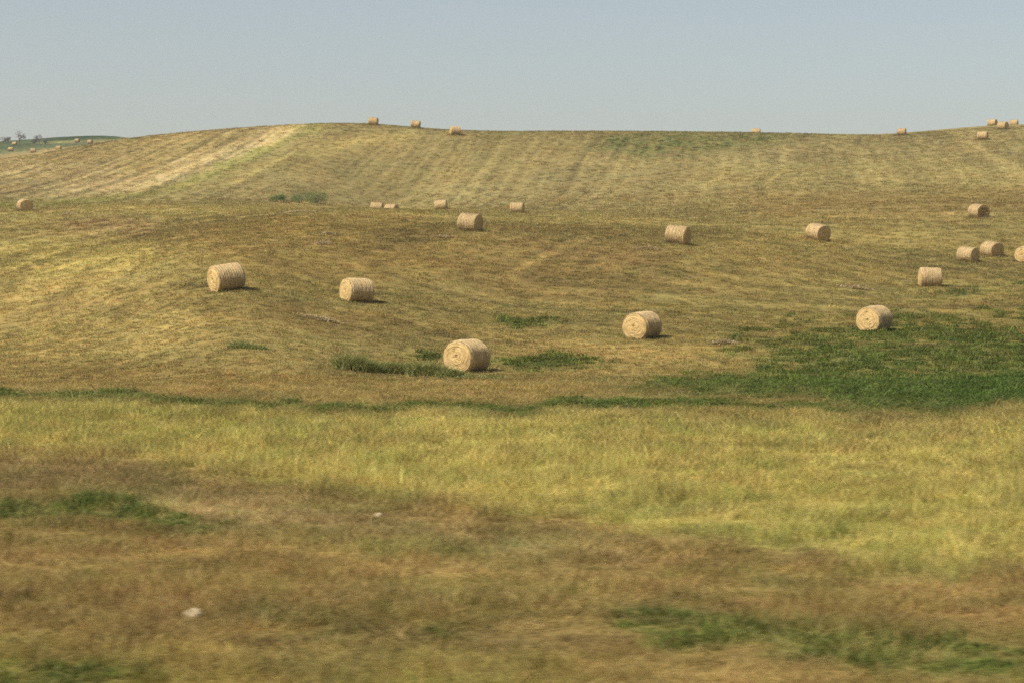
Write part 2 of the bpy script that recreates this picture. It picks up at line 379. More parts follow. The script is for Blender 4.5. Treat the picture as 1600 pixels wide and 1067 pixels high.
def blade_material(name, warm):
    m = NT(name)
    at = m.n('ShaderNodeAttribute', attribute_name='tint'); at.attribute_type = 'INSTANCER'
    bv = m.n('ShaderNodeAttribute', attribute_name='vary')
    c = m.mul(at.outputs['Color'], m.mapr(bv.outputs['Fac'], 0, 1, .7, 1.45))
    c = m.mix(m.mapr(bv.outputs['Fac'], .72, 1.0, 0, .45), c, warm)
    d = m.n('ShaderNodeBsdfPrincipled'); d.inputs['Roughness'].default_value = .7; d.inputs['Specular IOR Level'].default_value = .2
    t = m.n('ShaderNodeBsdfTranslucent'); mx = m.n('ShaderNodeMixShader'); mx.inputs[0].default_value = .3
    m.l(c, d.inputs['Base Color']); m.l(c, t.inputs[0]); m.l(d.outputs[0], mx.inputs[1]); m.l(t.outputs[0], mx.inputs[2]); m.l(mx.outputs[0], m.out.inputs[0])
    return m.m

def plant_material(name, a, b_, dry=None):
    m = NT(name)
    bv = m.n('ShaderNodeAttribute', attribute_name='vary')
    c = m.mix(bv.outputs['Fac'], a, b_)
    if dry: c = m.mix(m.mapr(bv.outputs['Fac'], .80, .86, 0, .8), c, dry)
    d = m.n('ShaderNodeBsdfPrincipled'); d.inputs['Roughness'].default_value = .65; d.inputs['Specular IOR Level'].default_value = .25
    t = m.n('ShaderNodeBsdfTranslucent'); mx = m.n('ShaderNodeMixShader'); mx.inputs[0].default_value = .3
    m.l(c, d.inputs['Base Color']); m.l(c, t.inputs[0]); m.l(d.outputs[0], mx.inputs[1]); m.l(t.outputs[0], mx.inputs[2]); m.l(mx.outputs[0], m.out.inputs[0])
    return m.m

def straw_material(name, dark, mid, light, bump=.02):
    """UV: u along the stalks, v across them (metres)"""
    m = NT(name)
    uv = m.n('ShaderNodeTexCoord'); oi = m.n('ShaderNodeObjectInfo')
    mp = m.n('ShaderNodeMapping'); mp.inputs['Scale'].default_value = (5, 55, 1); m.l(uv.outputs['UV'], mp.inputs[0])
    off = m.n('ShaderNodeVectorMath', operation='ADD'); m.l(mp.outputs[0], off.inputs[0])
    rr = m.n('ShaderNodeCombineXYZ'); m.l(m.math('MULTIPLY', oi.outputs['Random'], 50), rr.inputs[2]); m.l(rr.outputs[0], off.inputs[1])
    fib = m.noise(off.outputs[0], 1.0, 4, .65)
    mp2 = m.n('ShaderNodeMapping'); mp2.inputs['Scale'].default_value = (1.5, 9, 1); m.l(uv.outputs['UV'], mp2.inputs[0])
    off2 = m.n('ShaderNodeVectorMath', operation='ADD'); m.l(mp2.outputs[0], off2.inputs[0]); m.l(rr.outputs[0], off2.inputs[1])
    band = m.noise(off2.outputs[0], 1.0, 3, .6)
    blot = m.noise(uv.outputs['Object'], 2.2, 4, .65)
    cr = m.n('ShaderNodeValToRGB'); e = cr.color_ramp.elements
    e[0].position = .28; e[0].color = (*dark, 1); e[1].position = .74; e[1].color = (*light, 1); x = e.new(.5); x.color = (*mid, 1)
    s = m.math('ADD', m.math('MULTIPLY', fib, .55), m.math('MULTIPLY', band, .45)); m.l(s, cr.inputs[0])
    c = m.mul(cr.outputs[0], m.math('MULTIPLY', m.mapr(blot, .3, .7, .8, 1.18), m.mapr(oi.outputs['Random'], 0, 1, .92, 1.08)))
    b = m.n('ShaderNodeBsdfPrincipled'); b.inputs['Roughness'].default_value = .8; b.inputs['Specular IOR Level'].default_value = .2
    bp = m.n('ShaderNodeBump'); bp.inputs['Strength'].default_value = .8; bp.inputs['Distance'].default_value = bump
    m.l(s, bp.inputs['Height']); m.l(c, b.inputs['Base Color']); m.l(bp.outputs[0], b.inputs['Normal']); m.l(b.outputs[0], m.out.inputs[0])
    return m.m

def plain(name, rgb, rough=.85, var=.25, scale=6):
    m = NT(name); tc = m.n('ShaderNodeTexCoord')
    n = m.noise(tc.outputs['Object'], scale, 4, .6)
    rg = m.n('ShaderNodeRGB'); rg.outputs[0].default_value = (*rgb, 1)
    c = m.mul(rg.outputs[0], m.mapr(n, .3, .7, 1 - var, 1 + var))
    b = m.n('ShaderNodeBsdfPrincipled'); b.inputs['Roughness'].default_value = rough; b.inputs['Specular IOR Level'].default_value = .2
    m.l(c, b.inputs['Base Color']); m.l(b.outputs[0], m.out.inputs[0]); return m.m

M_GROUND = ground_material()
M_DRY = blade_material('dry grass', (0.46, 0.39, 0.20))
M_GREEN = blade_material('green leaves', (0.16, 0.19, 0.06))
M_SIDE = straw_material('weathered straw', (.22, .155, .072), (.46, .335, .165), (.61, .47, .255))
M_END = straw_material('cut straw ends', (.25, .165, .06), (.49, .355, .155), (.66, .51, .26))
M_TWINE = plain('sisal twine', (.44, .34, .18), .8)
M_LOOSE = plant_material('loose straw', (.28, .21, .10), (.54, .44, .25))
M_WEED = plant_material('weed leaves', (.10, .13, .028), (.32, .33, .10), (.42, .36, .17))
M_SHRUB = plant_material('shrub leaves', (.07, .12, .028), (.19, .25, .07))
M_BARK = plain('grey bark', (.16, .13, .12), .9)
M_STONE = plain('pale field stone', (.38, .31, .19), .9, .3)
M_STICK = plain('reddish dead wood', (.16, .08, .045), .9)

# ------------------------------------------------------------------ ground sheet (to the horizon all round)
az_in = np.linspace(-0.27, 0.27, 760)
az_out = np.concatenate([np.linspace(0.27, 0.8, 130)[1:], np.linspace(0.8, math.pi, 60)[1:]])
AZ = np.concatenate([-az_out[::-1][1:], az_in, az_out])          # -pi (dropped) .. pi
RD = np.concatenate([np.geomspace(1.0, 8, 10)[:-1], np.geomspace(8, 520, 740), np.geomspace(520, 1250, 90)[1:], np.geomspace(1250, 9000, 24)[1:]])
A, D = np.meshgrid(AZ, RD, indexing='ij')
X = np.sin(A) * D; Y = np.cos(A) * D; Zg = height(X, Y)
rgb, g2, tall = fields(X, Y)
na, nd = A.shape
verts = np.stack([X, Y, Zg], -1).reshape(-1, 3)
ii, jj = np.meshgrid(np.arange(na), np.arange(nd - 1), indexing='ij')
i2 = (ii + 1) % na
quads = np.stack([ii * nd + jj, ii * nd + jj + 1, i2 * nd + jj + 1, i2 * nd + jj], -1).reshape(-1, 4)
centre = len(verts); verts = np.vstack([verts, [[0, 0, -2.44]]])
fan = np.stack([np.full(na, centre), np.arange(na) * nd, ((np.arange(na) + 1) % na) * nd], -1)
me = bpy.data.meshes.new('ground')
nl = quads.size + fan.size
me.vertices.add(len(verts)); me.vertices.foreach_set('co', verts.astype(np.float32).ravel())
me.loops.add(nl); me.loops.foreach_set('vertex_index', np.concatenate([quads.ravel(), fan.ravel()]).astype(np.int32))
npoly = len(quads) + len(fan); me.polygons.add(npoly)
me.polygons.foreach_set('loop_start', np.concatenate([np.arange(len(quads)) * 4, quads.size + np.arange(len(fan)) * 3]).astype(np.int32))
me.polygons.foreach_set('use_smooth', np.ones(npoly, bool))
me.update(calc_edges=True); me.validate()
ca = me.color_attributes.new('Col', 'FLOAT_COLOR', 'POINT')
cc = np.ones((len(verts), 4), np.float32); cc[:-1, :3] = rgb.reshape(-1, 3); cc[-1, :3] = lin((148, 119, 68))
ca.data.foreach_set('color', cc.ravel())
me.materials.append(M_GROUND)
ground = bpy.data.objects.new('ground', me); COL.objects.link(ground)
tag(ground, 'rolling mown hay field of dry yellow grass with green patches', 'field', kind='structure')

# ------------------------------------------------------------------ round bales
BR, BL = 0.75, 1.52
def bale_meshes(seed, ragged=0.0):
    rs = np.random.default_rng(seed)
    nth, nx = 88, 78; sag = rs.uniform(.80, .90); wide = 1.02 + (.9 - sag) * .5
    th = np.linspace(0, 2 * np.pi, nth, endpoint=False)
    def shape(rad, x, t):                    # radius factor -> 3-D, bottom pressed flat by its own weight
        lump = 1 + .042 * (fbm(np.cos(t) * 1.4 + 5 + seed, np.sin(t) * 1.4 + x * 1.3, 100 + seed, 2) - .5) * 2
        y = np.cos(t) * rad * lump * wide; z = np.sin(t) * rad * lump * .985
        lim = -BR * sag
        z = np.where(z < lim, lim + (z - lim) * .3, z)
        return y, z
    out = {}
    # rolled side
    xs = np.linspace(-BL / 2, BL / 2, nx)
    ribs = .013 * np.sin((xs / BL + .5) * 2 * np.pi * 11 + rs.random() * 6) + rs.normal(0, .004, nx)
    V = []; UV = []
    for i, x in enumerate(xs):
        e = 1 - abs(x) / (BL / 2); bev = -.055 * np.exp(-(e / .045) ** 1.0)
        rad = BR + ribs[i] + bev + .014 * (vnoise(th * 9, np.full(nth, x * 9.0), 7 + seed) - .5) * 2
        y, z = shape(rad, x, th)
        V += list(zip(np.full(nth, x), y, z)); UV += list(zip(th * BR, np.full(nth, x)))
    Fc = [(i * nth + j, i * nth + (j + 1) % nth, (i + 1) * nth + (j + 1) % nth, (i + 1) * nth + j) for i in range(nx - 1) for j in range(nth)]
    out['side'] = (np.array(V), Fc, np.array(UV))
    # two spiral ends
    for sgn in (-1, 1):
        nr = 26; V = []; UV = []
        hole = rs.uniform(-.05, .05, 2)
        for k in range(nr):
            q = 1 - k / (nr - 1) * .985
            rad = (BR - .052) * q
            y, z = shape(rad, sgn * BL / 2, th)
            y = y + hole[0] * (1 - q); z = z + hole[1] * (1 - q)
            spir = .016 * np.sin(2 * np.pi * (q * 9) + th * sgn) + .020 * (vnoise(th * 3 + q * 20, np.full(nth, q * 14), 31 + seed) - .5) * 2
            bulge = .045 * (1 - q ** 2) - (.045 * math.exp(-(q / .10) ** 2))
            if ragged: spir = spir * (1 + 4 * ragged) + ragged * .16 * (vnoise(th * 1.2, np.full(nth, q * 5), 77) - .6)
            x = sgn * (BL / 2 + np.where(q > .97, 0, bulge + spir))
            V += list(zip(x, y, z)); UV += list(zip(th * BR * .6 + q * 3, np.full(nth, rad)))
        c0 = len(V); V.append((sgn * (BL / 2 - .01), hole[0], hole[1])); UV.append((0, 0))
        Fc = []
        for k in range(nr - 1):
            for j in range(nth):
                f = (k * nth + j, k * nth + (j + 1) % nth, (k + 1) * nth + (j + 1) % nth, (k + 1) * nth + j)
                Fc.append(f if sgn > 0 else f[::-1])
        for j in range(nth):
            f = ((nr - 1) * nth + j, (nr - 1) * nth + (j + 1) % nth, c0); Fc.append(f if sgn > 0 else f[::-1])
        out['end%d' % sgn] = (np.array(V), Fc, np.array(UV))
    # twine wound round and round
    V = []; Fc = []
    turns = 15; n = turns * 40
    for i in range(n + 1):
        t = i / n * turns * 2 * np.pi; x = -BL / 2 + .09 + (BL - .18) * i / n + .012 * math.sin(t * .37 + seed)
        y, z = shape(np.array([BR + .016]), np.array([x]), np.array([t])); y = y[0]; z = z[0]
        nrm = np.array([0, math.cos(t), math.sin(t)])
        for a, b in ((-.012, 0), (0, .009), (.012, 0)): V.append((x + a, y + nrm[1] * b, z + nrm[2] * b))
        if i:
            p = (i - 1) * 3; Fc += [(p, p + 1, p + 4, p + 3), (p + 1, p + 2, p + 5, p + 4)]
    out['twine'] = (np.array(V), Fc, None)
    # stalks that stick out
    V = []; Fc = []; vary = []
    def stalk(p, dirv, ln, w):
        dirv = dirv / np.linalg.norm(dirv); s = np.cross(dirv, rs.normal(0, 1, 3)); s /= np.linalg.norm(s); b = len(V)
        mid = p + dirv * ln * .5 + rs.normal(0, .15, 3) * ln * .3
        for pt in (p, mid, p + dirv * ln): V.append(pt - s * w); V.append(pt + s * w)
        Fc.extend([(b, b + 1, b + 3, b + 2), (b + 2, b + 3, b + 5, b + 4)]); vary.extend([rs.random()] * 6)
    for k in range(900 + int(900 * ragged)):
        t = rs.uniform(0, 2 * np.pi); tang = np.array([0, -math.sin(t), math.cos(t)]); nrm = np.array([0, math.cos(t), math.sin(t)])
        if k % 5 < 2:                        # side
            x = rs.uniform(-BL / 2, BL / 2); y, z = shape(np.array([BR + .004]), np.array([x]), np.array([t]))
            stalk(np.array([x, y[0], z[0]]), tang * rs.choice((-1, 1)) + nrm * rs.uniform(.05, .5) + rs.normal(0, .25, 3), rs.uniform(.06, .2), .003)
        elif k % 5 < 4:                      # rims
            sg = rs.choice((-1, 1)); y, z = shape(np.array([BR - .03]), np.array([sg * BL / 2]), np.array([t]))
            stalk(np.array([sg * BL / 2, y[0], z[0]]), tang + nrm * rs.uniform(0, .7) + np.array([sg, 0, 0]) * rs.uniform(0, .7) + rs.normal(0, .25, 3), rs.uniform(.06, .2), .003)
        else:                                # ends
            sg = rs.choice((-1, 1)); q = math.sqrt(rs.random()) * .95; y, z = shape(np.array([BR * q]), np.array([sg * BL / 2]), np.array([t]))
            stalk(np.array([sg * (BL / 2 + .02), y[0], z[0]]), tang + np.array([sg, 0, 0]) * rs.uniform(.1, .8) + rs.normal(0, .3, 3), rs.uniform(.05, .18 + .2 * ragged), .004)
    # shed chaff and stalks lying round the foot
    for k in range(260 + int(500 * ragged)):
        sx = rs.choice((-1, 1)); x = rs.uniform(-BL * .65, BL * .65); y = rs.normal(0, .42)
        if ragged and k % 2: x = BL / 2 + abs(rs.normal(0, .3)); y = rs.normal(.1, .4)
        stalk(np.array([x, y, -BR * (sag + .05) + rs.uniform(.0, .06 + .12 * ragged)]), np.array([rs.normal(), rs.normal(), rs.uniform(-.05, .25)]), rs.uniform(.1, .3), .005)
    out['loose'] = (np.array(V), Fc, None, vary)
    return out

VARIANTS = []
def bale_variant(seed, ragged=0.0):
    g = bale_meshes(seed, ragged); parts = []
    for key, nm, mat in (('side', 'rolled_side', M_SIDE), ('end-1', 'end_face', M_END), ('end1', 'end_face', M_END)):
        v, f, uv = g[key]; parts.append(mesh_obj(nm, v, f, mat, smooth=True, uv=uv))
    v, f, _ = g['twine']; parts.append(mesh_obj('twine_wrap', v, f, M_TWINE))
    v, f, _, va = g['loose']; o = mesh_obj('loose_straw', v, f, M_LOOSE, attr=va); o['kind'] = 'stuff'; parts.append(o)
    return [p, ] if False else parts

protos = [bale_variant(s) for s in range(6)] + [bale_variant(11, 1.0)]
used = [False] * len(protos)
lift = [-min(v.co.z for v in p[0].data.vertices) for p in protos]
BALE_SPOTS = []
def normal_at(x, y, e=0.8):
    return Vector((-(float(macro_z(np.array(x + e), np.array(y))) - float(macro_z(np.array(x - e), np.array(y)))) / (2 * e),
                   -(float(macro_z(np.array(x), np.array(y + e))) - float(macro_z(np.array(x), np.array(y - e)))) / (2 * e), 1)).normalized()

def place_bale(col, row, alpha, near, label, group, var, depth=None, size=1.0, drop=0.0):
    """alpha: angle between the roll's axis and the line of sight; near: 'L'/'R', the way its nearer end looks"""
    p = ground_at(col, row, depth)
    if depth is None: p = ground_at(col, None, p.y + .35)
    view = math.atan2(p.x, p.y)
    b = view + (R(alpha) if near == 'L' else -R(alpha))      # heading (clockwise from +Y) of the far end
    ax = Vector((math.sin(b), math.cos(b), 0))
    if near == 'L': pass
    n = normal_at(p.x, p.y); ax = (ax - n * ax.dot(n)).normalized()
    if var == 6: ax = -ax
    side = n.cross(ax)
    m3 = Matrix((ax, side, n)).transposed()
    BALE_SPOTS.append((p.x, p.y))
    root = empty('hay_bale', (0, 0, 0)); tag(root, label, 'hay bale', group)
    root.matrix_world = Matrix.Translation(p - n * (.04 + drop)) @ m3.to_4x4() @ Matrix.Scale(size, 4)
    parts = protos[var]
    for q in parts:
        if used[var]:
            q = q.copy(); COL.objects.link(q)
        q.parent = root; q.location = (0, 0, lift[var])
    used[var] = True
    return root, p

BALES = [
    # col, base row, angle, nearer end, px height, label, group, variant, depth
    (729, 581, 34, 'L', 52, 'largest straw bale, standing in tall green weeds, pale spiral end turned to the sun', 0, 0, None),
    (355, 454, 64, 'L', 43, 'ribbed straw bale highest on the brown mown slope, end towards the yellow grass', 0, 1, None),
    (556, 471, 61, 'L', 39, 'ribbed straw bale between the weed-foot bale and the bale higher up the brown slope', 0, 2, None),
    (1003, 528, 33, 'L', 43, 'straw bale with sunlit spiral end beside the thin green streak, on brown stubble', 0, 3, None),
    (1365, 519, 28, 'L', 41, 'straw bale with sunlit spiral end standing on the big green patch', 0, 4, None),
    (1058, 383, 69, 'R', 31, 'tilted straw bale on the slope with narrow dark end and straw scraps beside it', 1, 5, None),
    (1277, 376, 42, 'R', 27, 'lone straw bale on yellow-green grass showing a wide round shaded end', 1, 0, None),
    (734, 362, 62, 'R', 29, 'straw bale with shaded end just below the brow, facing the hollow', 1, 1, None),
    (808, 334, 79, 'R', 19, 'upright-sided straw bale in the hollow, farthest from the green shrubs', 2, 2, None),
    (690, 329, 83, 'R', 17, 'straw bale in the hollow between the half-hidden pair and another bale', 2, 3, None),
    (612, None, 58, 'R', 17, 'half-hidden straw bale sunk behind the brow, dark end showing, touching its neighbour', 2, 4, 305),
    (588, None, 80, 'R', 17, 'half-hidden straw bale sunk behind the brow, on the shrubs\' side of its neighbour', 2, 5, 307),
    (39, 331, 16, 'R', 20, 'straw bale seen end-on beside the green border of the pale stubble slope', 2, 0, None),
    (583, None, 78, 'R', 13, 'straw bale on the hill crest against the sky, nearest to the pale stubble slope', 3, 1, 403),
    (649, None, 80, 'R', 13, 'straw bale on the hill crest against the sky, middle one of three', 3, 2, 401),
    (711, None, 80, 'L', 14, 'straw bale just below the hill crest, nearest of the three to the green hilltop patch', 3, 3, 386),
    (1181, None, 84, 'R', 13, 'yellowish straw bale half sunk behind the crest above the green hilltop patch', 3, 4, 452),
    (1409, 213, 80, 'R', 12, 'small straw bale on the skyline dip with pale straw at its foot', 3, 5, None),
    (1536, 219, 78, 'R', 14, 'straw bale below the far crest with a short dark shadow beside it', 3, 0, None),
    (1567, 203, 62, 'R', 13, 'straw bale on the rising skyline in front of two sunken bales', 3, 1, None),
    (1551, None, 70, 'R', 12, 'straw bale sunk behind the rising skyline, on the downhill side of a whole bale', 3, 2, 462),
    (1584, None, 80, 'R', 12, 'straw bale whose top barely shows over the rising skyline, uphill of a whole bale', 3, 3, 475),
    (1529, 342, 36, 'R', 23, 'ragged straw bale with a torn hollow end and straw spilling out', 1, 6, None),
    (1453, 447, 80, 'L', 31, 'straw bale seen square on its ribbed side at the edge of the green ground', 1, 5, None),
    (1512, 411, 58, 'R', 25, 'straw bale with dark oval end, close in front of another dark-ended bale', 1, 2, None),
    (1549, 402, 43, 'R', 25, 'straw bale with broad dark round end, behind a dark-ended bale', 1, 3, None),
    (1601, 411, 22, 'L', 25, 'straw bale with sunlit round end cut off beside two dark-ended bales', 1, 4, None),
]
GROUPS = ['bales on the near slope', 'bales on the middle slope', 'bales in the hollow', 'bales along the hill crest', 'bales on the far green rise']
for col, row, al, near, px, lab, gi, var, dep in BALES:
    dp = dep or (ground_at(col, row).y + .35)
    o, p = place_bale(col, row, al, near, lab, GROUPS[gi], var, dep, size=min(max(px * dp / F / 1.46, .93), 1.1))
    c, r = to_img(p.x, p.y, p.z)
    print('BALE %4d want row %s got %.0f depth %.0f px %.1f (photo %d)' % (col, row, r, p.y, 1.46 * F / p.y, px))
FAR = [(17, 237, 75, 'boxy straw bale on the far rise below the larger bare tree'), (52, 239, 80, 'straw bale just over the stubble edge below the smaller bare tree'),
       (92, 235, 70, 'straw bale peeping over the stubble edge between the bare trees and a pair of bales'), (141, 225, 60, 'pale straw bale of the pair on the far rise, next to the stubble edge'),
       (121, 223, 60, 'reddish straw bale of the pair on the far rise, on the side of the trees'), (182, 219, 80, 'straw bale peeping over the pale stubble crest at the end of the far rise'),
       (23, 228, 70, 'dim straw bale at the foot of the larger bare tree')]
for k, (col, row, al, lab) in enumerate(FAR):
    d = np.arange(500, 1000, .5); rr = EY - F * macro_z((col - CX) / F * d, d) / d
    dep = d[np.argmin(np.abs(rr - row))] if k not in (5,) else 760
    o, p = place_bale(col, None, al, 'R', lab, GROUPS[4], k % 6, dep)
    c, r = to_img(p.x, p.y, p.z); print('FAR %d want %d got %.0f depth %.0f' % (col, row, r, p.y))

# ------------------------------------------------------------------ scraps of straw, stones, a stick
def straw_scrap(col, row, w, dpt, label, n=420):
    n = int(n * 1.5)
    p = ground_at(col, row); V = []; Fc = []; va = []
    for k in range(n):
        x = rng.normal(0, w / 2.6); y = rng.normal(0, dpt / 2.2); b = len(V)
        z = float(height(p.x + x, p.y + y)) - p.z + rng.uniform(.04, .20) * math.exp(-(x / w) ** 2 * 2)
        a = rng.uniform(0, math.pi); ln = rng.uniform(.12, .32); dx, dy = math.cos(a) * ln / 2, math.sin(a) * ln / 2; wd_ = .017
        nx_, ny_ = -math.sin(a) * wd_, math.cos(a) * wd_; tz = rng.normal(0, .05)
        V += [(x - dx - nx_, y - dy - ny_, z - tz), (x + dx - nx_, y + dy - ny_, z + tz), (x + dx + nx_, y + dy + ny_, z + tz + .01), (x - dx + nx_, y - dy + ny_, z - tz + .01)]
        Fc.append((b, b + 1, b + 2, b + 3)); va += [rng.random()] * 4
    root = empty('straw_scrap', p); tag(root, label, 'straw')
    o = mesh_obj('stalks', V, Fc, M_LOOSE, parent=root, attr=va); o['kind'] = 'stuff'
straw_scrap(692, 371, 1.6, .8, 'thin streak of spilled straw below the shaded-end bale under the brow')
straw_scrap(504, 382, .9, 1.4, 'bright yellow tuft of spilled straw on the dark brown slope', 500)
straw_scrap(512, 366, .8, .7, 'small yellow straw wisp above the bright tuft on the dark slope', 200)
straw_scrap(1012, 390, 1.5, .7, 'flat pale straw scrap beside the tilted bale')
straw_scrap(466, 333, 2.4, 1.2, 'pale straw scrap lying along the brow below the green shrubs', 500)
straw_scrap(1048, 244, 3.6, 4.0, 'pale straw scrap lying in the green hilltop patch', 700)
straw_scrap(1510, 219, 3.0, 4.0, 'reddish straw scrap beside the bale below the far crest', 600)
straw_scrap(1409, 215, 2.6, 3.0, 'pale straw heap at the foot of the skyline bale', 600)
straw_scrap(500, 500, 1.4, .6, 'thin straw streak on the slope below the two ribbed bales', 300)
straw_scrap(1130, 538, 1.0, .5, 'pale straw streak on brown ground between the two sunlit-ended bales', 260)
straw_scrap(104, 337, 1.6, .8, 'pale straw scrap beside the end-on bale', 300)
straw_scrap(1340, 452, 2.0, .8, 'long thin straw streak on the slope above the green patch', 380)

def stone(col, row, s, label):
    p = ground_at(col, row); V = []; Fc = []; nu, nv = 14, 9
    for j in range(nv):
        ph = math.pi * j / (nv - 1)
        for i in range(nu):
            t = 2 * math.pi * i / nu; d = np.array([math.sin(ph) * math.cos(t), math.sin(ph) * math.sin(t), math.cos(ph)])
            k = .8 + .45 * float(vnoise(np.array(d[0] * 1.6 + col), np.array(d[1] * 1.6 + d[2] * 1.3), 5))
            V.append((d[0] * s * .62 * k, d[1] * s * .5 * k, d[2] * s * .42 * k))
    for j in range(nv - 1):
        for i in range(nu): Fc.append((j * nu + i, (j + 1) * nu + i, (j + 1) * nu + (i + 1) % nu, j * nu + (i + 1) % nu))
    o = mesh_obj('field_stone', V, Fc, M_STONE); o.location = p + Vector((0, 0, s * .32)); tag(o, label, 'stone')
stone(302, 967, .13, 'pale rounded stone lying in brown near grass')
stone(591, 810, .10, 'small pale stone on the bare strip beside the tall yellow grass')
def stick(col, row):
    p = ground_at(col, row); V = []; Fc = []; n = 8
    pts = [Vector((-.14, 0, .30)), Vector((-.06, .02, .18)), Vector((.04, 0, .10)), Vector((.20, .03, .0))]
    for k, q in enumerate(pts):
        r_ = .022 - .003 * (3 - k)
        for i in range(n): a = 2 * math.pi * i / n; V.append(q + Vector((math.sin(a) * r_ * .6, math.cos(a) * r_, math.sin(a) * r_)))
        if k: Fc += [((k - 1) * n + i, (k - 1) * n + (i + 1) % n, k * n + (i + 1) % n, k * n + i) for i in range(n)]
    o = mesh_obj('dead_stick', V, Fc, M_STICK); o.location = p; tag(o, 'short reddish dead stick leaning up out of the stubble', 'stick')
stick(148, 612)

# ------------------------------------------------------------------ weeds and shrubs
def leaf_plant(name, pts, hmax, mat, label, cat, blades, width=.012, lean=.75, part='leaf_mass'):
    """pts: (col,row,radius m,height factor) clumps of upright leaves"""
    base = ground_at(pts[0][0], pts[0][1]); V = []; Fc = []; va = []
    for (c, r, rad, hf) in pts:
        p = ground_at(c, r)
        for k in range(blades):
            a = rng.uniform(0, 2 * math.pi); q = math.sqrt(rng.random()) * rad; x, y = p.x + math.cos(a) * q * 1.25, p.y + math.sin(a) * q * .8
            z = float(height(x, y)); h = hmax * hf * rng.uniform(.45, 1.0) * (1 - .45 * (q / rad) ** 2)
            la = rng.uniform(0, 2 * math.pi); lx, ly = math.cos(la) * lean * h, math.sin(la) * lean * h; s = rng.uniform(0, math.pi); w = width * rng.uniform(.6, 1.4)
            wx, wy = math.cos(s) * w, math.sin(s) * w; b = len(V); m_ = .5
            V += [(x - wx, y - wy, z - .02), (x + wx, y + wy, z - .02), (x + lx * .3 - wx, y + ly * .3 - wy, z + h * .55), (x + lx * .3 + wx, y + ly * .3 + wy, z + h * .55), (x + lx, y + ly, z + h)]
            Fc += [(b, b + 1, b + 3, b + 2), (b + 2, b + 3, b + 4)]; va += [rng.random()] * 5
    V = [Vector(v) - base for v in V]
    root = empty(name, base); tag(root, label, cat)
    o = mesh_obj(part, V, Fc, mat, parent=root, attr=va); o['kind'] = 'stuff'
leaf_plant('weed_patch', [(556, 580, .75, .95), (576, 582, .5, .65)], 1.0, M_WEED, 'rounded tuft of tall green weeds at the free end of the weed strip', 'weeds', 1500)
leaf_plant('weed_patch', [(600, 582, .6, .75), (622, 583, .7, .8), (642, 584, .5, .7)], .85, M_WEED, 'middle stretch of the green weed strip leading to the largest bale', 'weeds', 1000)
leaf_plant('weed_patch', [(660, 588, .55, 1.0), (682, 589, .6, .8), (705, 591, .5, .6)], .85, M_WEED, 'dark green weeds at the foot of the largest bale\'s sunlit end', 'weeds', 1000)
leaf_plant('weed_patch', [(735, 594, .6, .6), (765, 595, .6, .5)], .5, M_WEED, 'low green weeds in front of the largest bale\'s shaded side', 'weeds', 420)
leaf_plant('weed_patch', [(376, 544, .5, .8), (398, 545, .5, .5)], .65, M_WEED, 'small lone yellow-green weed tuft on the mown slope below the ribbed bales', 'weeds', 420)

def shrub(col, row, w, h, label, dep=None, sd_=0):
    p = ground_at(col, row, dep); rs = np.random.default_rng(sd_ + 300); V = []; Fc = []; va = []; SV = []; SF = []
    root = empty('shrub', p); tag(root, label, 'shrub', 'green shrubs in the hollow')
    for k in range(14):                       # stems
        a = rs.uniform(0, 6.28); tx, ty, tz = math.cos(a) * w * .35 * rs.random(), math.sin(a) * w * .3 * rs.random(), h * rs.uniform(.5, .85); b = len(SV)
        for (x, y, z, r_) in ((tx * .3, ty * .3, -.05, .025), (tx, ty, tz, .008)):
            for i in range(4): SV.append((x + math.cos(i * 1.57) * r_, y + math.sin(i * 1.57) * r_, z))
        SF += [(b + i, b + (i + 1) % 4, b + 4 + (i + 1) % 4, b + 4 + i) for i in range(4)]
    lumps = [(rs.uniform(-w * .4, w * .4), rs.uniform(-w * .25, w * .25), h * rs.uniform(.3, .62), rs.uniform(.3, .5)) for _ in range(9)]
    for k in range(2600):
        lx, ly, lz, lr = lumps[rs.integers(0, 9)]; d = rs.normal(0, 1, 3); d /= np.linalg.norm(d); q = lr * h * rs.random() ** .4 * 1.1
        c = np.array([lx + d[0] * q * 1.3, ly + d[1] * q, max(lz + d[2] * q, .02)]); s = rs.uniform(.03, .07)
        u = rs.normal(0, 1, 3); u /= np.linalg.norm(u); v = np.cross(u, rs.normal(0, 1, 3)); v /= np.linalg.norm(v); b = len(V)
        V += [c - u * s, c + v * s * .5, c + u * s, c - v * s * .5]; Fc.append((b, b + 1, b + 2, b + 3)); va += [rs.random()] * 4
    mesh_obj('stems', SV, SF, M_BARK, parent=root); o = mesh_obj('foliage', V, Fc, M_SHRUB, parent=root, attr=va); o['kind'] = 'stuff'
shrub(444, 318, 3.8, 1.25, 'low green shrub at the pale-stubble end of the shrub row', None, 1)
shrub(468, 318, 3.8, 1.6, 'middle green shrub of the row in the hollow', None, 2)
shrub(493, 318, 3.4, 1.9, 'tallest green shrub of the row, next to the half-hidden bales', None, 3)

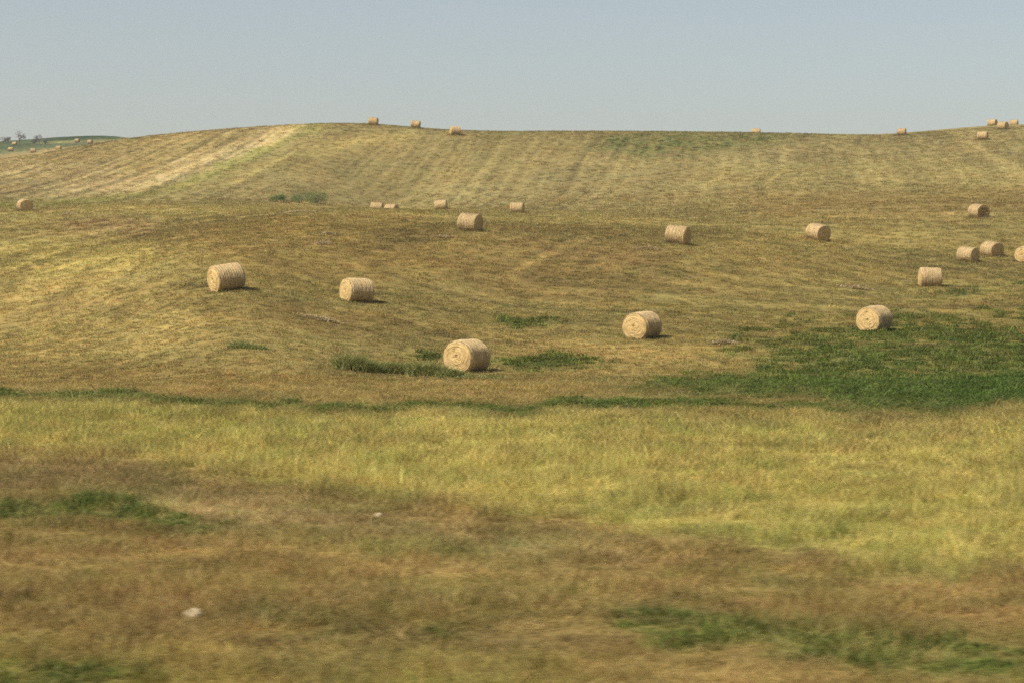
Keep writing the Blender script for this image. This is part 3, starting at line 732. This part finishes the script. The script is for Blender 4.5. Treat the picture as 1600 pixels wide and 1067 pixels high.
# ------------------------------------------------------------------ bare trees on the far rise
def bare_tree(col, row, h, spread, label, seed, dep=None):
    d = np.arange(600, 1000, .5); rr = EY - F * macro_z((col - CX) / F * d, d) / d
    dep = dep or d[np.argmin(np.abs(rr - row))]
    p = ground_at(col, None, dep); rs = random.Random(seed)
    root = empty('bare_tree', p); tag(root, label, 'tree', 'bare trees on the far rise')
    TV, TF, CV, CF = [], [], [], []
    def limb(V, Fc, a, b, r0, r1, n=5):
        ax = (b - a).normalized(); s = ax.orthogonal().normalized(); t = ax.cross(s); k = len(V)
        for q, r_ in ((a, r0), (b, r1)):
            for i in range(n): an = 2 * math.pi * i / n; V.append(q + (s * math.cos(an) + t * math.sin(an)) * r_)
        Fc += [(k + i, k + (i + 1) % n, k + n + (i + 1) % n, k + n + i) for i in range(n)]
    def grow(a, dirv, ln, r_, lvl):
        b = a + dirv * ln
        limb(TV if lvl < 1 else CV, TF if lvl < 1 else CF, a, b, r_, r_ * .72, 6 if lvl < 2 else 3)
        if lvl >= 5: return
        for k in range(3 if lvl else 5):
            dv = (dirv * .8 + Vector((rs.gauss(0, .55) * spread, rs.gauss(0, .55) * spread, rs.gauss(.12, .3)))).normalized()
            grow(a + dirv * ln * rs.uniform(.6, 1.0), dv, ln * rs.uniform(.6, .85), max(r_ * .55, .016), lvl + 1)
    grow(Vector((0, 0, -.2)), Vector((rs.gauss(0, .06), 0, 1)).normalized(), h * .26, h * .035, 0)
    zmax = max(v.z for v in CV); k = h / zmax
    mesh_obj('trunk', [v * k for v in TV], TF, M_BARK, parent=root); mesh_obj('crown', [v * k for v in CV], CF, M_BARK, parent=root)
bare_tree(30, 226, 5.6, .8, 'larger bare grey tree with rounded twiggy crown on the far rise', 3)
bare_tree(62, 227, 4.0, .9, 'smaller bare grey tree beside the larger one on the far rise', 5)
bare_tree(70, 227, 2.6, 1.3, 'low bare thorn bush at the smaller bare tree\'s foot', 8)
bare_tree(5, 226, 3.2, 1.3, 'low bare scrubby tree at the outer end of the tree line', 9)
bare_tree(13, 226, 3.0, 1.3, 'low bare scrubby tree between the larger tree and the outermost scrub', 12)
bare_tree(52, 227, 2.4, 1.3, 'low bare bush between the two bare trees', 14)

# ------------------------------------------------------------------ grass: tufts set out over the ground, nobody could count it
def tuft(name, n, h, rad, lean, w, mat, seed, up=1.0):
    rs = np.random.default_rng(seed); V = []; Fc = []; va = []
    for k in range(n):
        a = rs.uniform(0, 6.283); q = math.sqrt(rs.random()) * rad; x, y = math.cos(a) * q, math.sin(a) * q
        hh = h * rs.uniform(.45, 1.0); la = rs.uniform(0, 6.283); ln = lean * hh * rs.uniform(.3, 1.3); lx, ly = math.cos(la) * ln, math.sin(la) * ln
        s = rs.uniform(0, 3.1416); ww = w * rs.uniform(.6, 1.3); wx, wy = math.cos(s) * ww, math.sin(s) * ww; b = len(V)
        V += [(x - wx, y - wy, -.02), (x + wx, y + wy, -.02), (x + lx * .35 - wx * .8, y + ly * .35 - wy * .8, hh * .6), (x + lx * .35 + wx * .8, y + ly * .35 + wy * .8, hh * .6), (x + lx, y + ly, hh * up)]
        Fc += [(b, b + 1, b + 3, b + 2), (b + 2, b + 3, b + 4)]; va += [rs.random()] * 5
    me = bpy.data.meshes.new(name); me.from_pydata(V, [], Fc); a = me.attributes.new('vary', 'FLOAT', 'POINT'); a.data.foreach_set('value', np.array(va, np.float32)); me.materials.append(mat)
    return bpy.data.objects.new(name, me)

def scatter(name, label, cat, protos_, pos, tint, scale, hscale, idx):
    coll = bpy.data.collections.new(name + '_tufts')
    for o in protos_: coll.objects.link(o)
    n = len(pos); me = bpy.data.meshes.new(name); me.vertices.add(n); me.vertices.foreach_set('co', pos.astype(np.float32).ravel())
    a = me.attributes.new('tint', 'FLOAT_COLOR', 'POINT'); c = np.ones((n, 4), np.float32); c[:, :3] = tint; a.data.foreach_set('color', c.ravel())
    a = me.attributes.new('tscale', 'FLOAT_VECTOR', 'POINT'); s = np.stack([scale, scale, hscale], -1).astype(np.float32); a.data.foreach_set('vector', s.ravel())
    a = me.attributes.new('trot', 'FLOAT_VECTOR', 'POINT'); r_ = np.zeros((n, 3), np.float32); r_[:, 2] = rng.uniform(0, 6.283, n); r_[:, 0] = rng.normal(0, .12, n); r_[:, 1] = rng.normal(0, .12, n); a.data.foreach_set('vector', r_.ravel())
    a = me.attributes.new('tidx', 'INT', 'POINT'); a.data.foreach_set('value', idx.astype(np.int32))
    me.update(); ob = bpy.data.objects.new(name, me); COL.objects.link(ob); tag(ob, label, cat, kind='stuff')
    ng = bpy.data.node_groups.new(name, 'GeometryNodeTree'); ng.interface.new_socket('Geometry', in_out='INPUT', socket_type='NodeSocketGeometry'); ng.interface.new_socket('Geometry', in_out='OUTPUT', socket_type='NodeSocketGeometry')
    N = ng.nodes.new; gi = N('NodeGroupInput'); go = N('NodeGroupOutput'); ip = N('GeometryNodeInstanceOnPoints'); ci = N('GeometryNodeCollectionInfo')
    ci.inputs['Collection'].default_value = coll; ci.inputs['Separate Children'].default_value = True; ci.inputs['Reset Children'].default_value = True
    m2p = N('GeometryNodeMeshToPoints'); ng.links.new(gi.outputs[0], m2p.inputs['Mesh'])
    def att(nm, ty):
        x = N('GeometryNodeInputNamedAttribute'); x.data_type = ty; x.inputs['Name'].default_value = nm; return x.outputs['Attribute']
    ng.links.new(m2p.outputs[0], ip.inputs['Points']); ng.links.new(ci.outputs[0], ip.inputs['Instance']); ip.inputs['Pick Instance'].default_value = True
    ng.links.new(att('tidx', 'INT'), ip.inputs['Instance Index']); ng.links.new(att('trot', 'FLOAT_VECTOR'), ip.inputs['Rotation']); ng.links.new(att('tscale', 'FLOAT_VECTOR'), ip.inputs['Scale'])
    ng.links.new(ip.outputs[0], go.inputs[0])
    md = ob.modifiers.new('tufts', 'NODES'); md.node_group = ng
    return ob

dry_t = [tuft('dry_tuft', 30, .30, .16, .7 + .2 * (k % 2), .0034, M_DRY, 500 + k) for k in range(4)] + [tuft('bent_tuft', 30, .20, .2, 1.6, .004, M_DRY, 506), tuft('stalk_tuft', 9, .50, .2, .5, .0042, M_DRY, 507), tuft('stalk_tuft', 12, .42, .24, .8, .0042, M_DRY, 508)]
far_t = [tuft('stubble_tuft', 26, .16, .22, .6, .008, M_DRY, 520 + k) for k in range(4)]
grn_t = [tuft('green_tuft', 34, .22, .17, .6, .009, M_GREEN, 540 + k) for k in range(4)]

def points(d0, d1, dens, half=.27):
    n = int(half * (d1 ** 2 - d0 ** 2) * dens)
    d = np.sqrt(rng.uniform(d0 ** 2, d1 ** 2, n)); a = rng.uniform(-half, half, n)
    return np.sin(a) * d, np.cos(a) * d
PX, PY = [], []
for d0, d1, dn, hw in ((5, 10, 60, 1.0), (10, 20, 70, .8), (20, 35, 42, .65), (35, 60, 24, .5), (60, 90, 15, .4), (90, 140, 8, .34), (140, 210, 3.2, .3), (210, 300, 1.3, .27), (300, 430, .9, .27)):
    x, y = points(d0, d1, dn, hw); PX.append(x); PY.append(y)
for bx_, by_ in BALE_SPOTS[:27]:
    a_ = rng.uniform(0, 6.283, 90); q_ = rng.uniform(.45, 1.15, 90); PX.append(bx_ + np.cos(a_) * q_); PY.append(by_ + np.sin(a_) * q_)
PX = np.concatenate(PX); PY = np.concatenate(PY); PD = np.hypot(PX, PY)
prgb, pg, pt = fields(PX, PY); PZ = height(PX, PY)
clump = fbm(PX / .9, PY / .9, 91, 3)
isg = (pg > .12) & (rng.random(len(PX)) < .85 * pg)
farm = (~isg) & (PD > 85)
nearm = (~isg) & ~farm
jit = np.exp(rng.normal(0, 1, (len(PX), 1)) * np.interp(PD, [80, 250], [.24, .10])[:, None]) * (1 + rng.normal(0, .05, (len(PX), 3)))
kindn = fbm(PX / .7, PY / .7, 95, 2) + rng.normal(0, .12, len(PX))
kindn = .5 + (kindn - .5) * np.interp(PD, [120, 260], [1, .55])
jit[kindn > .66] *= np.array([.80, .92, .78]); jit[kindn < .34] *= np.array([1.18, 1.14, 1.14]); jit[(kindn > .47) & (kindn < .51)] *= np.array([.66, .58, .52])
ptint = prgb * .95 + .05 * prgb.mean(1, keepdims=True)
ptint = np.clip(ptint * np.array([1.0, 1.02, .97]) * 1.15 * jit, .01, .8)
pos = np.stack([PX, PY, PZ], -1)
def go(mask, name, label, cat, pr, sc_, hs_, tint):
    i = np.nonzero(mask)[0]
    scatter(name, label, cat, pr, pos[i], tint[i], sc_[i], hs_[i], rng.integers(0, len(pr), len(i)))
    print(name, len(i))
grow_ = np.clip((PD / 30.0), .8, 3.0)
go(nearm, 'dry_grass', 'dry yellow and brown grass standing in the near meadow', 'grass', dry_t, grow_ ** .6 * rng.uniform(.7, 1.3, len(PX)), (.34 + .24 * pt) * np.clip(1 + (clump - .5) * 2.6, .35, 1.7) * rng.uniform(.7, 1.3, len(PX)), ptint)
go(farm, 'mown_stubble', 'short mown stubble covering the slopes round the bales', 'stubble', far_t, np.clip(PD / 110, .9, 2.2) * rng.uniform(.7, 1.3, len(PX)), (.55 + .5 * clump) * rng.uniform(.6, 1.3, len(PX)) * np.clip(PD / 160, .8, 1.6), ptint)
gt = np.clip((.45 * prgb + .55 * lin((76, 98, 36))) * 1.0 * jit, .01, .5)
go(isg, 'green_growth', 'fresh green regrowth in patches among the dry grass', 'ground cover', grn_t, np.clip(PD / 45, .7, 2.4) * rng.uniform(.7, 1.3, len(PX)), np.clip(.62 + (clump - .5) * 1.4, .3, 1.1) * rng.uniform(.7, 1.3, len(PX)) * np.clip(PD / 90, .7, 1.5), gt)

# ------------------------------------------------------------------ summer haze over the whole place
def haze_box(lo, hi, dens):
    x0, y0, z0 = lo; x1, y1, z1 = hi
    V = [(x0, y0, z0), (x1, y0, z0), (x1, y1, z0), (x0, y1, z0), (x0, y0, z1), (x1, y0, z1), (x1, y1, z1), (x0, y1, z1)]
    Fc = [(0, 3, 2, 1), (4, 5, 6, 7), (0, 1, 5, 4), (1, 2, 6, 5), (2, 3, 7, 6), (3, 0, 4, 7)]
    m = NT('summer haze'); v = m.n('ShaderNodeVolumePrincipled'); v.inputs['Color'].default_value = (.93, .96, 1.0, 1); v.inputs['Density'].default_value = dens; v.inputs['Anisotropy'].default_value = .2
    m.l(v.outputs[0], m.out.inputs['Volume'])
    o = mesh_obj('haze', V, Fc, m.m); tag(o, 'thin pale summer haze over the fields', 'haze', kind='stuff')
zmin, zmax = float(verts[:, 2].min()), float(verts[:, 2].max())
print('terrain z', zmin, zmax)
haze_box((-9100, -9100, zmin - 1), (9100, 9100, zmax + 8), .00012)
